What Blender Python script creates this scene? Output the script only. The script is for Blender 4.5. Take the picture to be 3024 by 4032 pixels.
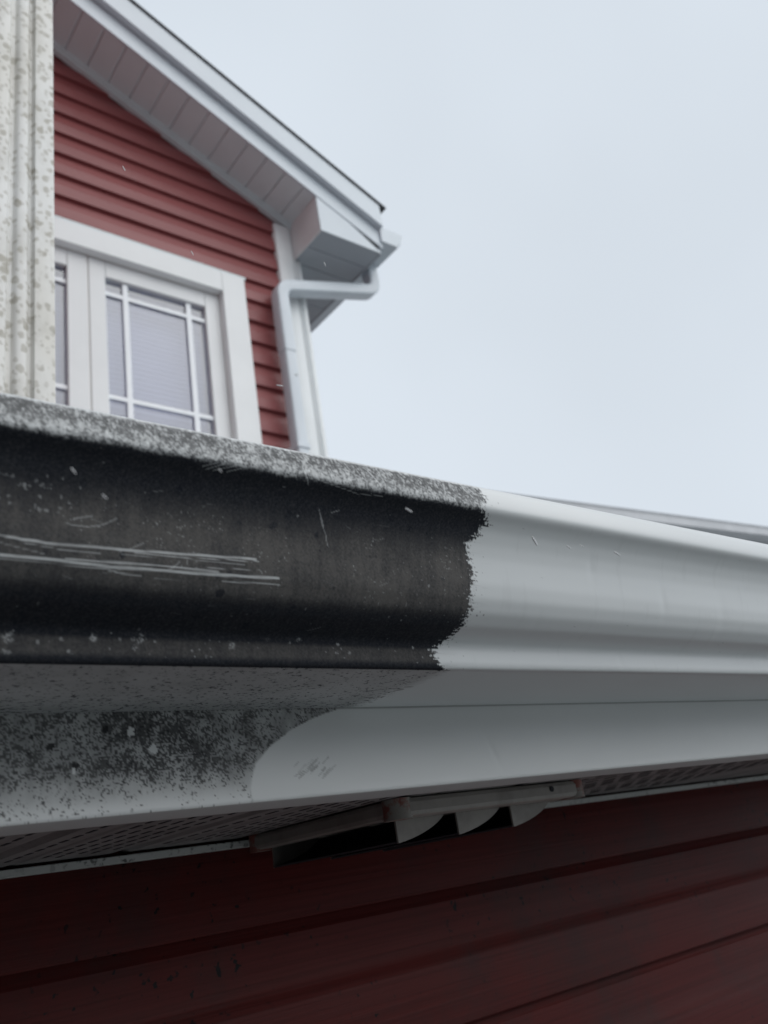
import bpy, bmesh, math, random
import numpy as np
from mathutils import Vector, Matrix

random.seed(7)
RNG = np.random.default_rng(11)
sc = bpy.context.scene
for o in list(bpy.data.objects):
    bpy.data.objects.remove(o)
COL = sc.collection

# ------------------------------------------------------------------ camera
# world: X along the near gutter (to the right), Y into the building, Z up; camera at the origin
cam_d = bpy.data.cameras.new('camera')
cam = bpy.data.objects.new('camera', cam_d)
COL.objects.link(cam)
PITCH, ROLL, YAW = 0.39058906, -0.16569702, 0.72088188
fw = Vector((math.sin(YAW) * math.cos(PITCH), math.cos(YAW) * math.cos(PITCH), math.sin(PITCH)))
r0 = Vector((math.cos(YAW), -math.sin(YAW), 0))
u0 = r0.cross(fw)
rt = r0 * math.cos(ROLL) + u0 * math.sin(ROLL)
up = -r0 * math.sin(ROLL) + u0 * math.cos(ROLL)
cam.matrix_world = Matrix(((rt.x, up.x, -fw.x, 0), (rt.y, up.y, -fw.y, 0), (rt.z, up.z, -fw.z, 0), (0, 0, 0, 1)))
cam_d.sensor_fit = 'VERTICAL'
cam_d.sensor_height = 34.6
cam_d.lens = 3373.57 / 4032 * 34.6
cam_d.clip_start = 0.01
cam_d.clip_end = 2000
cam_d.dof.use_dof = True
cam_d.dof.focus_distance = 0.49
cam_d.dof.aperture_fstop = 12.0
sc.camera = cam

# ------------------------------------------------------------------ sky and sun (overcast)
SUN_EL, SUN_AZ = math.radians(50), math.radians(24)      # azimuth measured from -Y towards +X
world = bpy.data.worlds.new('World')
sc.world = world
world.use_nodes = True
wn, wl = world.node_tree.nodes, world.node_tree.links
wn.clear()
w_out = wn.new('ShaderNodeOutputWorld')
w_bg = wn.new('ShaderNodeBackground')
w_sky = wn.new('ShaderNodeTexSky')
w_sky.sky_type = 'NISHITA'
w_sky.sun_disc = False
w_sky.sun_elevation = SUN_EL
w_sky.sun_rotation = math.radians(180) - SUN_AZ
w_sky.air_density = 1.0
w_sky.dust_density = 4.0
w_hsv = wn.new('ShaderNodeHueSaturation')
w_hsv.inputs['Saturation'].default_value = 0.35
w_mix = wn.new('ShaderNodeMixRGB')
w_mix.inputs['Fac'].default_value = 0.88                 # cloud cover over the clear sky
w_mix.inputs['Color2'].default_value = (6.15, 6.75, 7.4, 1)
# very soft cloud mottling
w_tc = wn.new('ShaderNodeTexCoord')
w_noise = wn.new('ShaderNodeTexNoise')
w_noise.inputs['Scale'].default_value = 1.7
w_noise.inputs['Detail'].default_value = 3
w_ramp = wn.new('ShaderNodeMapRange')
w_ramp.inputs['From Min'].default_value = 0.3
w_ramp.inputs['From Max'].default_value = 0.7
w_ramp.inputs['To Min'].default_value = 0.95
w_ramp.inputs['To Max'].default_value = 1.05
w_mul = wn.new('ShaderNodeMixRGB')
w_mul.blend_type = 'MULTIPLY'
w_mul.inputs['Fac'].default_value = 1
w_bg.inputs['Strength'].default_value = 0.1
wl.new(w_sky.outputs['Color'], w_hsv.inputs['Color'])
wl.new(w_hsv.outputs['Color'], w_mix.inputs['Color1'])
wl.new(w_tc.outputs['Generated'], w_noise.inputs['Vector'])
wl.new(w_noise.outputs['Fac'], w_ramp.inputs['Value'])
wl.new(w_mix.outputs['Color'], w_mul.inputs['Color1'])
wl.new(w_ramp.outputs['Result'], w_mul.inputs['Color2'])
wl.new(w_mul.outputs['Color'], w_bg.inputs['Color'])
wl.new(w_bg.outputs['Background'], w_out.inputs['Surface'])

sun_d = bpy.data.lights.new('sun', 'SUN')
sun_d.energy = 1.5
sun_d.angle = math.radians(80)
sun_d.color = (1.0, 0.985, 0.96)
sun = bpy.data.objects.new('sun', sun_d)
COL.objects.link(sun)
to_sun = Vector((math.sin(SUN_AZ) * math.cos(SUN_EL), -math.cos(SUN_AZ) * math.cos(SUN_EL), math.sin(SUN_EL)))
sun.rotation_euler = to_sun.to_track_quat('Z', 'Y').to_euler()

vs = sc.view_settings
vs.view_transform = 'Standard'
vs.look = 'None'
vs.exposure = 0.3
vs.gamma = 1.0
vs.use_curve_mapping = False


# ------------------------------------------------------------------ helpers
def tag(o, label=None, cat=None, group=None, kind=None):
    if label: o['label'] = label
    if cat: o['category'] = cat
    if group: o['group'] = group
    if kind: o['kind'] = kind
    return o


def empty(name, loc=(0, 0, 0), parent=None):
    o = bpy.data.objects.new(name, None)
    o.empty_display_size = 0.05
    COL.objects.link(o)
    o.location = loc
    if parent: o.parent = parent
    return o


def mobj(name, verts, faces, m, parent=None, smooth=False, bevel=0.0, smooth_angle=None):
    me = bpy.data.meshes.new(name)
    me.from_pydata([tuple(v) for v in verts], [], faces)
    bm = bmesh.new()
    bm.from_mesh(me)
    bmesh.ops.recalc_face_normals(bm, faces=bm.faces)
    if bevel > 0:
        bmesh.ops.bevel(bm, geom=list(bm.edges), offset=bevel, segments=2, profile=0.5, affect='EDGES', clamp_overlap=True)
    bm.to_mesh(me)
    bm.free()
    me.materials.append(m)
    if smooth:
        for p in me.polygons: p.use_smooth = True
    if smooth_angle:
        me.set_sharp_from_angle(angle=math.radians(smooth_angle))
    o = bpy.data.objects.new(name, me)
    COL.objects.link(o)
    if parent: o.parent = parent
    return o


def boxv(x0, x1, y0, y1, z0, z1):
    v = [(x, y, z) for x in (x0, x1) for y in (y0, y1) for z in (z0, z1)]
    f = [(0, 1, 3, 2), (4, 6, 7, 5), (0, 4, 5, 1), (2, 3, 7, 6), (0, 2, 6, 4), (1, 5, 7, 3)]
    return v, f


def box(name, x0, x1, y0, y1, z0, z1, m, parent=None, bevel=0.0):
    v, f = boxv(x0, x1, y0, y1, z0, z1)
    return mobj(name, v, f, m, parent, bevel=bevel)


def prism_x(name, prof, x0, x1, m, parent=None, smooth=False, smooth_angle=None, bevel=0.0):
    """extrude a closed (y,z) outline along X; x0/x1 may be functions of z"""
    fx0 = x0 if callable(x0) else (lambda z: x0)
    fx1 = x1 if callable(x1) else (lambda z: x1)
    n = len(prof)
    v = [(fx0(z), y, z) for y, z in prof] + [(fx1(z), y, z) for y, z in prof]
    f = [(i, (i + 1) % n, n + (i + 1) % n, n + i) for i in range(n)]
    f += [tuple(range(n))[::-1], tuple(range(n, 2 * n))]
    return mobj(name, v, f, m, parent, smooth=smooth, smooth_angle=smooth_angle, bevel=bevel)


def prism_y(name, prof, y0, y1, m, parent=None, smooth=False, smooth_angle=None, bevel=0.0):
    """extrude a closed (x,z) outline along Y"""
    n = len(prof)
    v = [(x, y0, z) for x, z in prof] + [(x, y1, z) for x, z in prof]
    f = [(i, (i + 1) % n, n + (i + 1) % n, n + i) for i in range(n)]
    f += [tuple(range(n))[::-1], tuple(range(n, 2 * n))]
    return mobj(name, v, f, m, parent, smooth=smooth, smooth_angle=smooth_angle, bevel=bevel)


def prism_z(name, prof, z0, z1, m, parent=None, smooth=False, smooth_angle=None, bevel=0.0):
    n = len(prof)
    v = [(x, y, z0) for x, y in prof] + [(x, y, z1) for x, y in prof]
    f = [(i, (i + 1) % n, n + (i + 1) % n, n + i) for i in range(n)]
    f += [tuple(range(n))[::-1], tuple(range(n, 2 * n))]
    return mobj(name, v, f, m, parent, smooth=smooth, smooth_angle=smooth_angle, bevel=bevel)


# ------------------------------------------------------------------ materials
def new_mat(name):
    m = bpy.data.materials.new(name)
    m.use_nodes = True
    nt = m.node_tree
    b = nt.nodes['Principled BSDF']
    return m, nt, b


def N(nt, typ, **kw):
    n = nt.nodes.new(typ)
    for k, v in kw.items():
        if k in n.inputs:
            n.inputs[k].default_value = v
        else:
            setattr(n, k, v)
    return n


def noise(nt, scale, detail=4, rough=0.55, stretch=(1, 1, 1), coord='Object', dist=0.0):
    tc = N(nt, 'ShaderNodeTexCoord')
    mp = N(nt, 'ShaderNodeMapping')
    mp.inputs['Scale'].default_value = stretch
    nt.links.new(tc.outputs[coord], mp.inputs['Vector'])
    n = N(nt, 'ShaderNodeTexNoise')
    n.inputs['Scale'].default_value = scale
    n.inputs['Detail'].default_value = detail
    n.inputs['Roughness'].default_value = rough
    n.inputs['Distortion'].default_value = dist
    nt.links.new(mp.outputs['Vector'], n.inputs['Vector'])
    return n.outputs['Fac']


def remap(nt, sock, a, b, c=0.0, d=1.0):
    n = N(nt, 'ShaderNodeMapRange')
    n.interpolation_type = 'SMOOTHSTEP'
    n.inputs['From Min'].default_value = a
    n.inputs['From Max'].default_value = b
    n.inputs['To Min'].default_value = c
    n.inputs['To Max'].default_value = d
    nt.links.new(sock, n.inputs['Value'])
    return n.outputs['Result']


def math_n(nt, op, a, b, clamp=False):
    n = N(nt, 'ShaderNodeMath', operation=op)
    n.use_clamp = clamp
    for i, v in enumerate((a, b)):
        if isinstance(v, (int, float)):
            n.inputs[i].default_value = v
        else:
            nt.links.new(v, n.inputs[i])
    return n.outputs[0]


def mixc(nt, fac, c1, c2):
    n = N(nt, 'ShaderNodeMixRGB')
    for key, v in (('Fac', fac), ('Color1', c1), ('Color2', c2)):
        if isinstance(v, (int, float)):
            n.inputs[key].default_value = v
        elif isinstance(v, tuple):
            n.inputs[key].default_value = v + (1,) if len(v) == 3 else v
        else:
            nt.links.new(v, n.inputs[key])
    return n.outputs['Color']


def bump(nt, b, h, strength=0.2, dist=0.001):
    n = N(nt, 'ShaderNodeBump')
    n.inputs['Strength'].default_value = strength
    n.inputs['Distance'].default_value = dist
    nt.links.new(h, n.inputs['Height'])
    nt.links.new(n.outputs['Normal'], b.inputs['Normal'])


def simple(name, c1, c2, scale, rough=0.5, bmp=0.0, bdist=0.001, stretch=(1, 1, 1), spec=0.5, lo=0.35, hi=0.65):
    m, nt, b = new_mat(name)
    f = noise(nt, scale, 5, 0.6, stretch)
    nt.links.new(mixc(nt, remap(nt, f, lo, hi), c1, c2), b.inputs['Base Color'])
    b.inputs['Roughness'].default_value = rough
    b.inputs['Specular IOR Level'].default_value = spec
    if bmp > 0:
        bump(nt, b, noise(nt, scale * 6, 4, 0.6, stretch), bmp, bdist)
    return m


M = {}
M['trim'] = simple('white_vinyl_trim', (0.78, 0.805, 0.81), (0.74, 0.765, 0.77), 3.0, 0.38)
M['cream'] = simple('cream_window_vinyl', (0.78, 0.765, 0.735), (0.73, 0.715, 0.69), 4.0, 0.4)
M['soffit_far'] = simple('pale_soffit_vinyl', (0.67, 0.75, 0.77), (0.63, 0.705, 0.725), 2.5, 0.5)
M['fascia_far'] = simple('white_fascia_metal', (0.60, 0.655, 0.70), (0.56, 0.615, 0.66), 2.0, 0.35)
M['pipe'] = simple('pale_blue_white_pipe', (0.60, 0.655, 0.70), (0.56, 0.615, 0.66), 3.0, 0.3)
M['eave_soffit'] = simple('blue_grey_eave_soffit', (0.36, 0.395, 0.43), (0.33, 0.365, 0.40), 3.0, 0.5)
M['shingle'] = simple('dark_asphalt_shingle', (0.045, 0.047, 0.052), (0.085, 0.087, 0.093), 60, 0.9, 0.6, 0.002)
M['bounce_roof'] = simple('pale_bounce_shingle', (0.16, 0.165, 0.175), (0.46, 0.47, 0.49), 14, 0.9, 0.5, 0.003, lo=0.4, hi=0.6)  # unseen near roof given added snow to bounce light onto the gable soffit
M['ground'] = simple('pale_bounce_ground', (0.21, 0.226, 0.226), (0.31, 0.328, 0.328), 3.0, 0.95, 0.5, 0.02)  # unseen ground; grey lightened to bounce light onto fascia and gutter underside
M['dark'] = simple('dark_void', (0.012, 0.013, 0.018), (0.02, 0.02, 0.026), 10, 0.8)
M['sheath'] = simple('sheathing', (0.12, 0.1, 0.09), (0.16, 0.13, 0.11), 4, 0.9)
M['sealant'] = simple('clear_sealant', (0.5, 0.5, 0.5), (0.6, 0.6, 0.6), 20, 0.4)
M['snow'] = simple('snowflake', (0.85, 0.87, 0.9), (0.9, 0.9, 0.92), 20, 0.7)


def siding_mat(name, ca, cb, spots, grime, spec=0.5):
    m, nt, b = new_mat(name)
    f = noise(nt, 3.0, 4, 0.6, (0.35, 1, 4))
    col = mixc(nt, remap(nt, f, 0.3, 0.7), ca, cb)
    # faint embossed wood grain running along the board
    g = noise(nt, 60, 5, 0.65, (0.05, 1, 6))
    col = mixc(nt, remap(nt, g, 0.35, 0.75, 0, 0.22 if grime == 0 else 0.6), col, tuple(0.45 * x for x in ca))
    if grime > 0:
        gr = noise(nt, 5, 6, 0.7)
        col = mixc(nt, remap(nt, gr, 0.42, 0.72, 0, grime), col, (0.035, 0.026, 0.026))
    if spots > 0:
        s = noise(nt, 130, 2, 0.5)
        s2 = noise(nt, 9, 2, 0.5)
        sp = math_n(nt, 'MULTIPLY', remap(nt, s, 0.64, 0.70), remap(nt, s2, 0.42, 0.6))
        col = mixc(nt, math_n(nt, 'MULTIPLY', sp, spots), col, (0.012, 0.01, 0.012))
    nt.links.new(col, b.inputs['Base Color'])
    b.inputs['Specular IOR Level'].default_value = spec
    nt.links.new(remap(nt, f, 0.2, 0.8, 0.36, 0.5), b.inputs['Roughness'])
    bump(nt, b, g, 0.18 if grime == 0 else 0.5, 0.0006)
    return m


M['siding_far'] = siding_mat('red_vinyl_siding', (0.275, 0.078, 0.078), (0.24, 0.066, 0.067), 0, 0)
M['siding_shaded'] = siding_mat('shade_darkened_red_siding', (0.112, 0.0195, 0.0175), (0.090, 0.0155, 0.0150), 1.0, 0.6, 0.12)  # same red vinyl as the gable, darkened in colour for eave shade


def mildew_paint(name, base, base2, dirt_c, dust_light_c, rough):
    """painted aluminium whose mildew, dust and painted light are stored on the surface as attributes"""
    m, nt, b = new_mat(name)
    a = N(nt, 'ShaderNodeAttribute', attribute_name='dirt')
    s = N(nt, 'ShaderNodeAttribute', attribute_name='dust_light')
    f = noise(nt, 6, 4, 0.6, (0.6, 1, 1))
    paint = mixc(nt, remap(nt, f, 0.3, 0.7), base, base2)
    fine = noise(nt, 900, 3, 0.7)
    dirtc = mixc(nt, s.outputs['Fac'], dirt_c, dust_light_c)
    d = math_n(nt, 'ADD', a.outputs['Fac'], math_n(nt, 'MULTIPLY', math_n(nt, 'SUBTRACT', fine, 0.5), math_n(nt, 'MULTIPLY', a.outputs['Fac'], 0.12)), True)
    nt.links.new(mixc(nt, d, paint, dirtc), b.inputs['Base Color'])
    rr = N(nt, 'ShaderNodeMapRange')
    rr.inputs['To Min'].default_value = rough
    rr.inputs['To Max'].default_value = 0.85
    nt.links.new(d, rr.inputs['Value'])
    nt.links.new(rr.outputs['Result'], b.inputs['Roughness'])
    nt.links.new(remap(nt, d, 0.2, 0.9, 0.45, 0.12), b.inputs['Specular IOR Level'])
    h = math_n(nt, 'MULTIPLY', d, noise(nt, 500, 4, 0.7))
    # dust and small dings in the clean paint
    bump(nt, b, math_n(nt, 'ADD', h, math_n(nt, 'MULTIPLY', noise(nt, 14, 2, 0.4), 0.25)), 0.22, 0.0004)
    return m


M['gutter'] = mildew_paint('weathered_white_gutter_paint', (0.655, 0.68, 0.69), (0.62, 0.645, 0.655), (0.011, 0.0135, 0.020), (0.094, 0.090, 0.087), 0.26)
M['fascia'] = mildew_paint('weathered_white_fascia_paint', (0.73, 0.745, 0.745), (0.69, 0.705, 0.705), (0.016, 0.016, 0.020), (0.10, 0.10, 0.10), 0.4)

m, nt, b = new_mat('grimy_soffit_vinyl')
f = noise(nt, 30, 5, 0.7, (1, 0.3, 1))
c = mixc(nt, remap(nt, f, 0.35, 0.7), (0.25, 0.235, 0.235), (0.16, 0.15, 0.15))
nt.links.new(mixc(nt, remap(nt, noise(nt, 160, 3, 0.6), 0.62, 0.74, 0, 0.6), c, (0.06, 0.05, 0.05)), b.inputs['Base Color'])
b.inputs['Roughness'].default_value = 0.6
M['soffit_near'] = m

m, nt, b = new_mat('mildewed_channel_trim')
f = noise(nt, 190, 3, 0.6)
g = noise(nt, 9, 2, 0.5, (1, 1, 1))
c = mixc(nt, math_n(nt, 'MULTIPLY', remap(nt, f, 0.54, 0.64), remap(nt, g, 0.38, 0.6, 0.15, 1)), (0.42, 0.42, 0.41), (0.03, 0.03, 0.03))
nt.links.new(c, b.inputs['Base Color'])
b.inputs['Roughness'].default_value = 0.5
M['channel'] = m

m, nt, b = new_mat('yellowed_vent_plastic')
f = noise(nt, 35, 5, 0.65)
c = mixc(nt, remap(nt, f, 0.35, 0.7), (0.30, 0.275, 0.255), (0.22, 0.20, 0.185))
nt.links.new(mixc(nt, remap(nt, noise(nt, 12, 5, 0.7), 0.6, 0.72, 0, 0.7), c, (0.10, 0.08, 0.07)), b.inputs['Base Color'])
b.inputs['Roughness'].default_value = 0.45
M['vent'] = m
m, nt, b = new_mat('red_paint_smear')
c = mixc(nt, remap(nt, noise(nt, 90, 4, 0.7), 0.42, 0.60), (0.26, 0.24, 0.22), (0.22, 0.07, 0.055))
nt.links.new(c, b.inputs['Base Color'])
b.inputs['Roughness'].default_value = 0.5
M['redpaint'] = m

# mildew-blotched corner post
m, nt, b = new_mat('blotched_white_post')
def vor_spots(nt, scale, stretch, r0, r1, warp):
    tc = N(nt, 'ShaderNodeTexCoord')
    wn_ = N(nt, 'ShaderNodeTexNoise')
    wn_.inputs['Scale'].default_value = scale * 1.4
    nt.links.new(tc.outputs['Object'], wn_.inputs['Vector'])
    mv = N(nt, 'ShaderNodeVectorMath', operation='MULTIPLY_ADD')
    nt.links.new(wn_.outputs['Color'], mv.inputs[0])
    mv.inputs[1].default_value = (warp,) * 3
    nt.links.new(tc.outputs['Object'], mv.inputs[2])
    mp = N(nt, 'ShaderNodeMapping')
    mp.inputs['Scale'].default_value = stretch
    nt.links.new(mv.outputs[0], mp.inputs['Vector'])
    vo = N(nt, 'ShaderNodeTexVoronoi')
    vo.inputs['Scale'].default_value = scale
    nt.links.new(mp.outputs['Vector'], vo.inputs['Vector'])
    return remap(nt, vo.outputs['Distance'], r0, r1, 1, 0)


big = noise(nt, 6, 3, 0.6, (1, 1, 0.4))
f = vor_spots(nt, 62, (1, 0.2, 0.8), 0.22, 0.42, 0.008)
f2 = vor_spots(nt, 105, (1, 0.2, 0.8), 0.20, 0.42, 0.006)
pick = noise(nt, 40, 2, 0.5)
soft = noise(nt, 22, 4, 0.6, (1, 1, 0.5))
blot = math_n(nt, 'MULTIPLY', math_n(nt, 'ADD', math_n(nt, 'MULTIPLY', f, 0.75), math_n(nt, 'MULTIPLY', f2, 0.55), True), remap(nt, pick, 0.28, 0.46))
blot = math_n(nt, 'ADD', blot, remap(nt, soft, 0.4, 0.72, 0, 0.42), True)
base = mixc(nt, remap(nt, big, 0.35, 0.7), (0.75, 0.75, 0.735), (0.69, 0.67, 0.62))
nt.links.new(mixc(nt, blot, base, (0.40, 0.38, 0.33)), b.inputs['Base Color'])
b.inputs['Roughness'].default_value = 0.5
M['post'] = m

# window glass and blind
m, nt, b = new_mat('window_glass')
nt.nodes.remove(b)
out = nt.nodes['Material Output']
tr = N(nt, 'ShaderNodeBsdfTransparent')
tr.inputs['Color'].default_value = (0.86, 0.88, 0.93, 1)
gl = N(nt, 'ShaderNodeBsdfGlossy')
gl.inputs['Roughness'].default_value = 0.02
fr = N(nt, 'ShaderNodeLayerWeight')
fr.inputs['Blend'].default_value = 0.3
mx = N(nt, 'ShaderNodeMixShader')
nt.links.new(remap(nt, fr.outputs['Facing'], 0.0, 1.0, 0.08, 0.60), mx.inputs['Fac'])
nt.links.new(tr.outputs[0], mx.inputs[1])
nt.links.new(gl.outputs[0], mx.inputs[2])
nt.links.new(mx.outputs[0], out.inputs['Surface'])
M['glass'] = m
M['blind'] = simple('lilac_window_blind', (0.40, 0.405, 0.50), (0.37, 0.375, 0.47), 3, 0.6)
M['muntin'] = simple('pale_blue_white_muntin', (0.86, 0.90, 0.93), (0.83, 0.87, 0.90), 5, 0.4)

# ------------------------------------------------------------------ ground
GZ = -2.4
v, f = boxv(-150, 150, -150, 150, GZ - 0.3, GZ)
tag(mobj('ground', v, f, M['ground']), kind='structure')

# ------------------------------------------------------------------ value noise for the mildew
def vnoise(x, y, seed):
    xi, yi = np.floor(x).astype(np.int64), np.floor(y).astype(np.int64)
    fx, fy = x - xi, y - yi
    fx, fy = fx * fx * (3 - 2 * fx), fy * fy * (3 - 2 * fy)

    def h(a, b):
        n = (a * 374761393 + b * 668265263 + seed * 1442695041) & 0x7fffffff
        n = ((n ^ (n >> 13)) * 1274126177) & 0x7fffffff
        n = ((n ^ (n >> 16)) * 2246822519) & 0x7fffffff
        return ((n ^ (n >> 15)) & 0xffff) / 65535.0
    return (h(xi, yi) * (1 - fx) + h(xi + 1, yi) * fx) * (1 - fy) + (h(xi, yi + 1) * (1 - fx) + h(xi + 1, yi + 1) * fx) * fy


def fbm(x, y, seed, octv=4, gain=0.55):
    t, a, s = 0, 1.0, 0
    for i in range(octv):
        t = t + a * vnoise(x * 2 ** i, y * 2 ** i, seed + i * 17)
        s += a
        a *= gain
    return t / s


def sstep(a, b, x):
    t = np.clip((x - a) / (b - a), 0, 1)
    return t * t * (3 - 2 * t)


def line_mask(X, S, pts, w, seed, fade=True):
    """soft stroke along a polyline in surface millimetres"""
    out = np.zeros_like(X)
    pts = np.array(pts, float)
    for (x0, s0), (x1, s1) in zip(pts[:-1], pts[1:]):
        dx, ds = x1 - x0, s1 - s0
        L = dx * dx + ds * ds
        t = np.clip(((X - x0) * dx + (S - s0) * ds) / L, 0, 1)
        d = np.hypot(X - (x0 + t * dx), S - (s0 + t * ds))
        out = np.maximum(out, 1 - sstep(w * 0.45, w, d))
    if fade:
        out = out * (0.55 + 0.7 * fbm(X * 0.3, S * 2.0, seed, 3))
    return np.clip(out, 0, 1)


def spots(X, S, n, rmin, rmax, seed, dens=None, xr=None, sr=None):
    """scatter of ragged discs on a regular (x, s) grid given in millimetres"""
    rg = np.random.default_rng(seed)
    out = np.zeros_like(X)
    xs, ss = X[0, :], S[:, 0]
    xr = xr or (xs[0], xs[-1])
    sr = sr or (ss[0], ss[-1])
    for k in range(n):
        cx, cs = rg.uniform(*xr), rg.uniform(*sr)
        if dens is not None and rg.random() > dens(cx, cs): continue
        r = rmin + (rmax - rmin) * rg.random() ** 3
        i0, i1 = np.searchsorted(xs, (cx - 1.6 * r, cx + 1.6 * r))
        j0, j1 = np.searchsorted(ss, (cs - 1.6 * r, cs + 1.6 * r))
        if i1 - i0 < 1 or j1 - j0 < 1: continue
        sx, sy = X[j0:j1, i0:i1], S[j0:j1, i0:i1]
        d = np.hypot((sx - cx) * rg.uniform(.8, 1.25), sy - cs) / r + 0.7 * (vnoise(sx / r * 1.1, sy / r * 1.1, seed + k) - 0.5)
        out[j0:j1, i0:i1] = np.maximum(out[j0:j1, i0:i1], (1 - sstep(0.65, 1.05, d)) * rg.uniform(.55, 1))
    return out


def sheet(name, xs, prof, m, parent, attrs, dy=None):
    """grid of (x columns) by (y,z profile rows) with per-vertex surface attributes"""
    nx, ns = len(xs), len(prof)
    P = np.array(prof)
    co = np.empty((ns, nx, 3), np.float32)
    co[:, :, 0] = xs[None, :]
    co[:, :, 1] = P[:, 0][:, None]
    co[:, :, 2] = P[:, 1][:, None]
    if dy is not None: co[:, :, 1] += dy
    idx = np.arange(ns * nx).reshape(ns, nx)
    q = np.stack([idx[:-1, :-1], idx[1:, :-1], idx[1:, 1:], idx[:-1, 1:]], -1).reshape(-1, 4)
    me = bpy.data.meshes.new(name)
    me.vertices.add(ns * nx)
    me.vertices.foreach_set('co', co.ravel())
    me.loops.add(q.size)
    me.loops.foreach_set('vertex_index', q.ravel().astype(np.int32))
    me.polygons.add(len(q))
    me.polygons.foreach_set('loop_start', np.arange(0, q.size, 4, dtype=np.int32))
    me.polygons.foreach_set('loop_total', np.full(len(q), 4, np.int32))
    me.polygons.foreach_set('use_smooth', np.ones(len(q), bool))
    me.update(calc_edges=True)
    me.validate()
    for k, a in attrs.items():
        at = me.attributes.new(k, 'FLOAT', 'POINT')
        at.data.foreach_set('value', np.ascontiguousarray(a, np.float32).ravel())
    me.materials.append(m)
    o = bpy.data.objects.new(name, me)
    COL.objects.link(o)
    o.parent = parent
    return o


def resample(P, step, radius=0):
    P = np.array(P, float)
    s = np.r_[0, np.cumsum(np.hypot(*np.diff(P, axis=0).T))]
    n = max(2, int(round(s[-1] / step)))
    t = np.linspace(0, s[-1], n + 1)
    Q = np.stack([np.interp(t, s, P[:, 0]), np.interp(t, s, P[:, 1])], 1)
    return Q, t


# ------------------------------------------------------------------ near wing: wall, soffit, fascia, roof
WALL_Y = 0.702           # sheathing plane of the near wall (siding stands 12 mm proud of it)
NX0, NX1 = -1.6, 4.2
lower = tag(empty('house_wing', (0.6, WALL_Y, GZ)), 'red clad house wing, its siding darkened for shade, under the mildewed eave, filling the bottom', 'house wing')


def part(o, parent):
    o.parent = parent
    o.matrix_parent_inverse = parent.matrix_world.inverted()
    return o


bpy.context.view_layer.update()


def under(parent):
    """children keep world coordinates: inverse of the parent's translation"""
    bpy.context.view_layer.update()
    inv = parent.matrix_world.inverted()
    for c in parent.children:
        c.matrix_parent_inverse = inv


def course(H, flat=0.475, slot=False):
    c = [(0.0, 0.0), (0.0118, 0.0), (0.0127, 0.0012), (0.0127, 0.003), (0.0116, flat * H - 0.004), (0.0108, flat * H + 0.003), (0.0094, flat * H + 0.010),
         (0.0072, 0.68 * H), (0.0050, 0.80 * H), (0.0032, 0.92 * H), (0.0024, 0.98 * H), (0.0022, H + 0.003), (0.0, H + 0.003)]
    if slot:                     # open lap joint under the board above
        c = c[:5] + [(0.0108, flat * H), (0.0088, flat * H + 0.005), (0.0070, 0.58 * H), (0.0058, 0.70 * H), (0.0046, 0.85 * H), (0.0042, 0.905 * H), (0.0022, 0.945 * H), (0.0008, H + 0.003), (-0.0060, H + 0.003), (-0.0060, 0.0)]
    return c


def siding(wall, yw, H, z_list, x0, x1, m, xfun0=None, xfun1=None, deep=1.0):
    c = course(H, slot=deep == 1.45)
    out = []
    for zb in z_list:
        prof = [(yw - o * deep, zb + h) for o, h in c]
        b = prism_x('siding_board', prof, xfun0 or x0, xfun1 or x1, m, wall, smooth=True, smooth_angle=24)
        out.append(b)
    return out


wall = box('wall', NX0, NX1, WALL_Y + 0.010, WALL_Y + 0.12, GZ, 0.10, M['sheath'], lower)
HN = 0.114
siding(wall, WALL_Y, HN, [-0.0264 - HN * k for k in range(0, 21)], NX0, NX1, M['siding_shaded'], deep=1.45)
# fascia: aluminium cover with a bottom return
fx = np.unique(np.round(np.concatenate([np.linspace(NX0, 0.07, 12), np.arange(0.07, 0.40, 0.0007), np.arange(0.40, 0.78, 0.0015), np.linspace(0.78, NX1, 20)]), 5))
FY, FZ0, FZ1 = 0.393, 0.0403, 0.20
fp = [(FY + 0.0012, FZ1), (FY, 0.0900), (FY, FZ0 + 0.0016), (FY + 0.0006, FZ0 + 0.0004), (FY + 0.0018, FZ0), (FY + 0.040, FZ0)]
Qa, _ = resample(fp[:2], 0.02)
Qb, _ = resample(fp[1:3], 0.0007)
Q = np.vstack([Qa[:-1], Qb, np.array(fp[3:])])
st = np.r_[0, np.cumsum(np.hypot(*np.diff(Q, axis=0).T))]
X, Zm = np.meshgrid(fx * 1000, Q[:, 1] * 1000)
face = (Q[:, 0] < FY + 0.001)[:, None] & (Zm < 92)
# wiped patch: edge of the clean area in surface mm (x against z)
edge = np.interp(Zm, [40, 43, 50, 60, 68, 76, 82, 86.5, 90], [227.5, 227, 226.8, 231.5, 241, 255, 271, 288, 306])
edge = edge + 1.6 * (fbm(X * .5, Zm * .5, 5, 3) - .5)
inside = 1 - sstep(-0.5, 0.7, X - edge)
zfun = sstep(41, 62, Zm)
n1 = fbm(X * 1.25, Zm * 1.25, 21, 3, .75)
n2 = fbm(X * 0.13, Zm * 0.13, 33, 4, .6)
n3 = fbm(X * 0.045, Zm * 0.045, 44, 3)
core = np.exp(-((X - 178) / 40) ** 2)
thr = 0.62 - 0.16 * zfun - 0.10 * core * zfun + 0.22 * (0.5 - n2) + 0.10 * (0.5 - n3)
mil = sstep(thr - 0.02, thr + 0.14, 0.7 * n1 + 0.3 * fbm(X * .35, Zm * .35, 22, 3))
speck = spots(X, Zm, 4600, 0.28, 1.1, 9, lambda a, c: 0.10 + 0.75 * ((c - 41) / 46) ** 1.0 * (0.5 + 0.5 * math.exp(-((a - 175) / 55) ** 2)), (60, 300), (42, 88))
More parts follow.
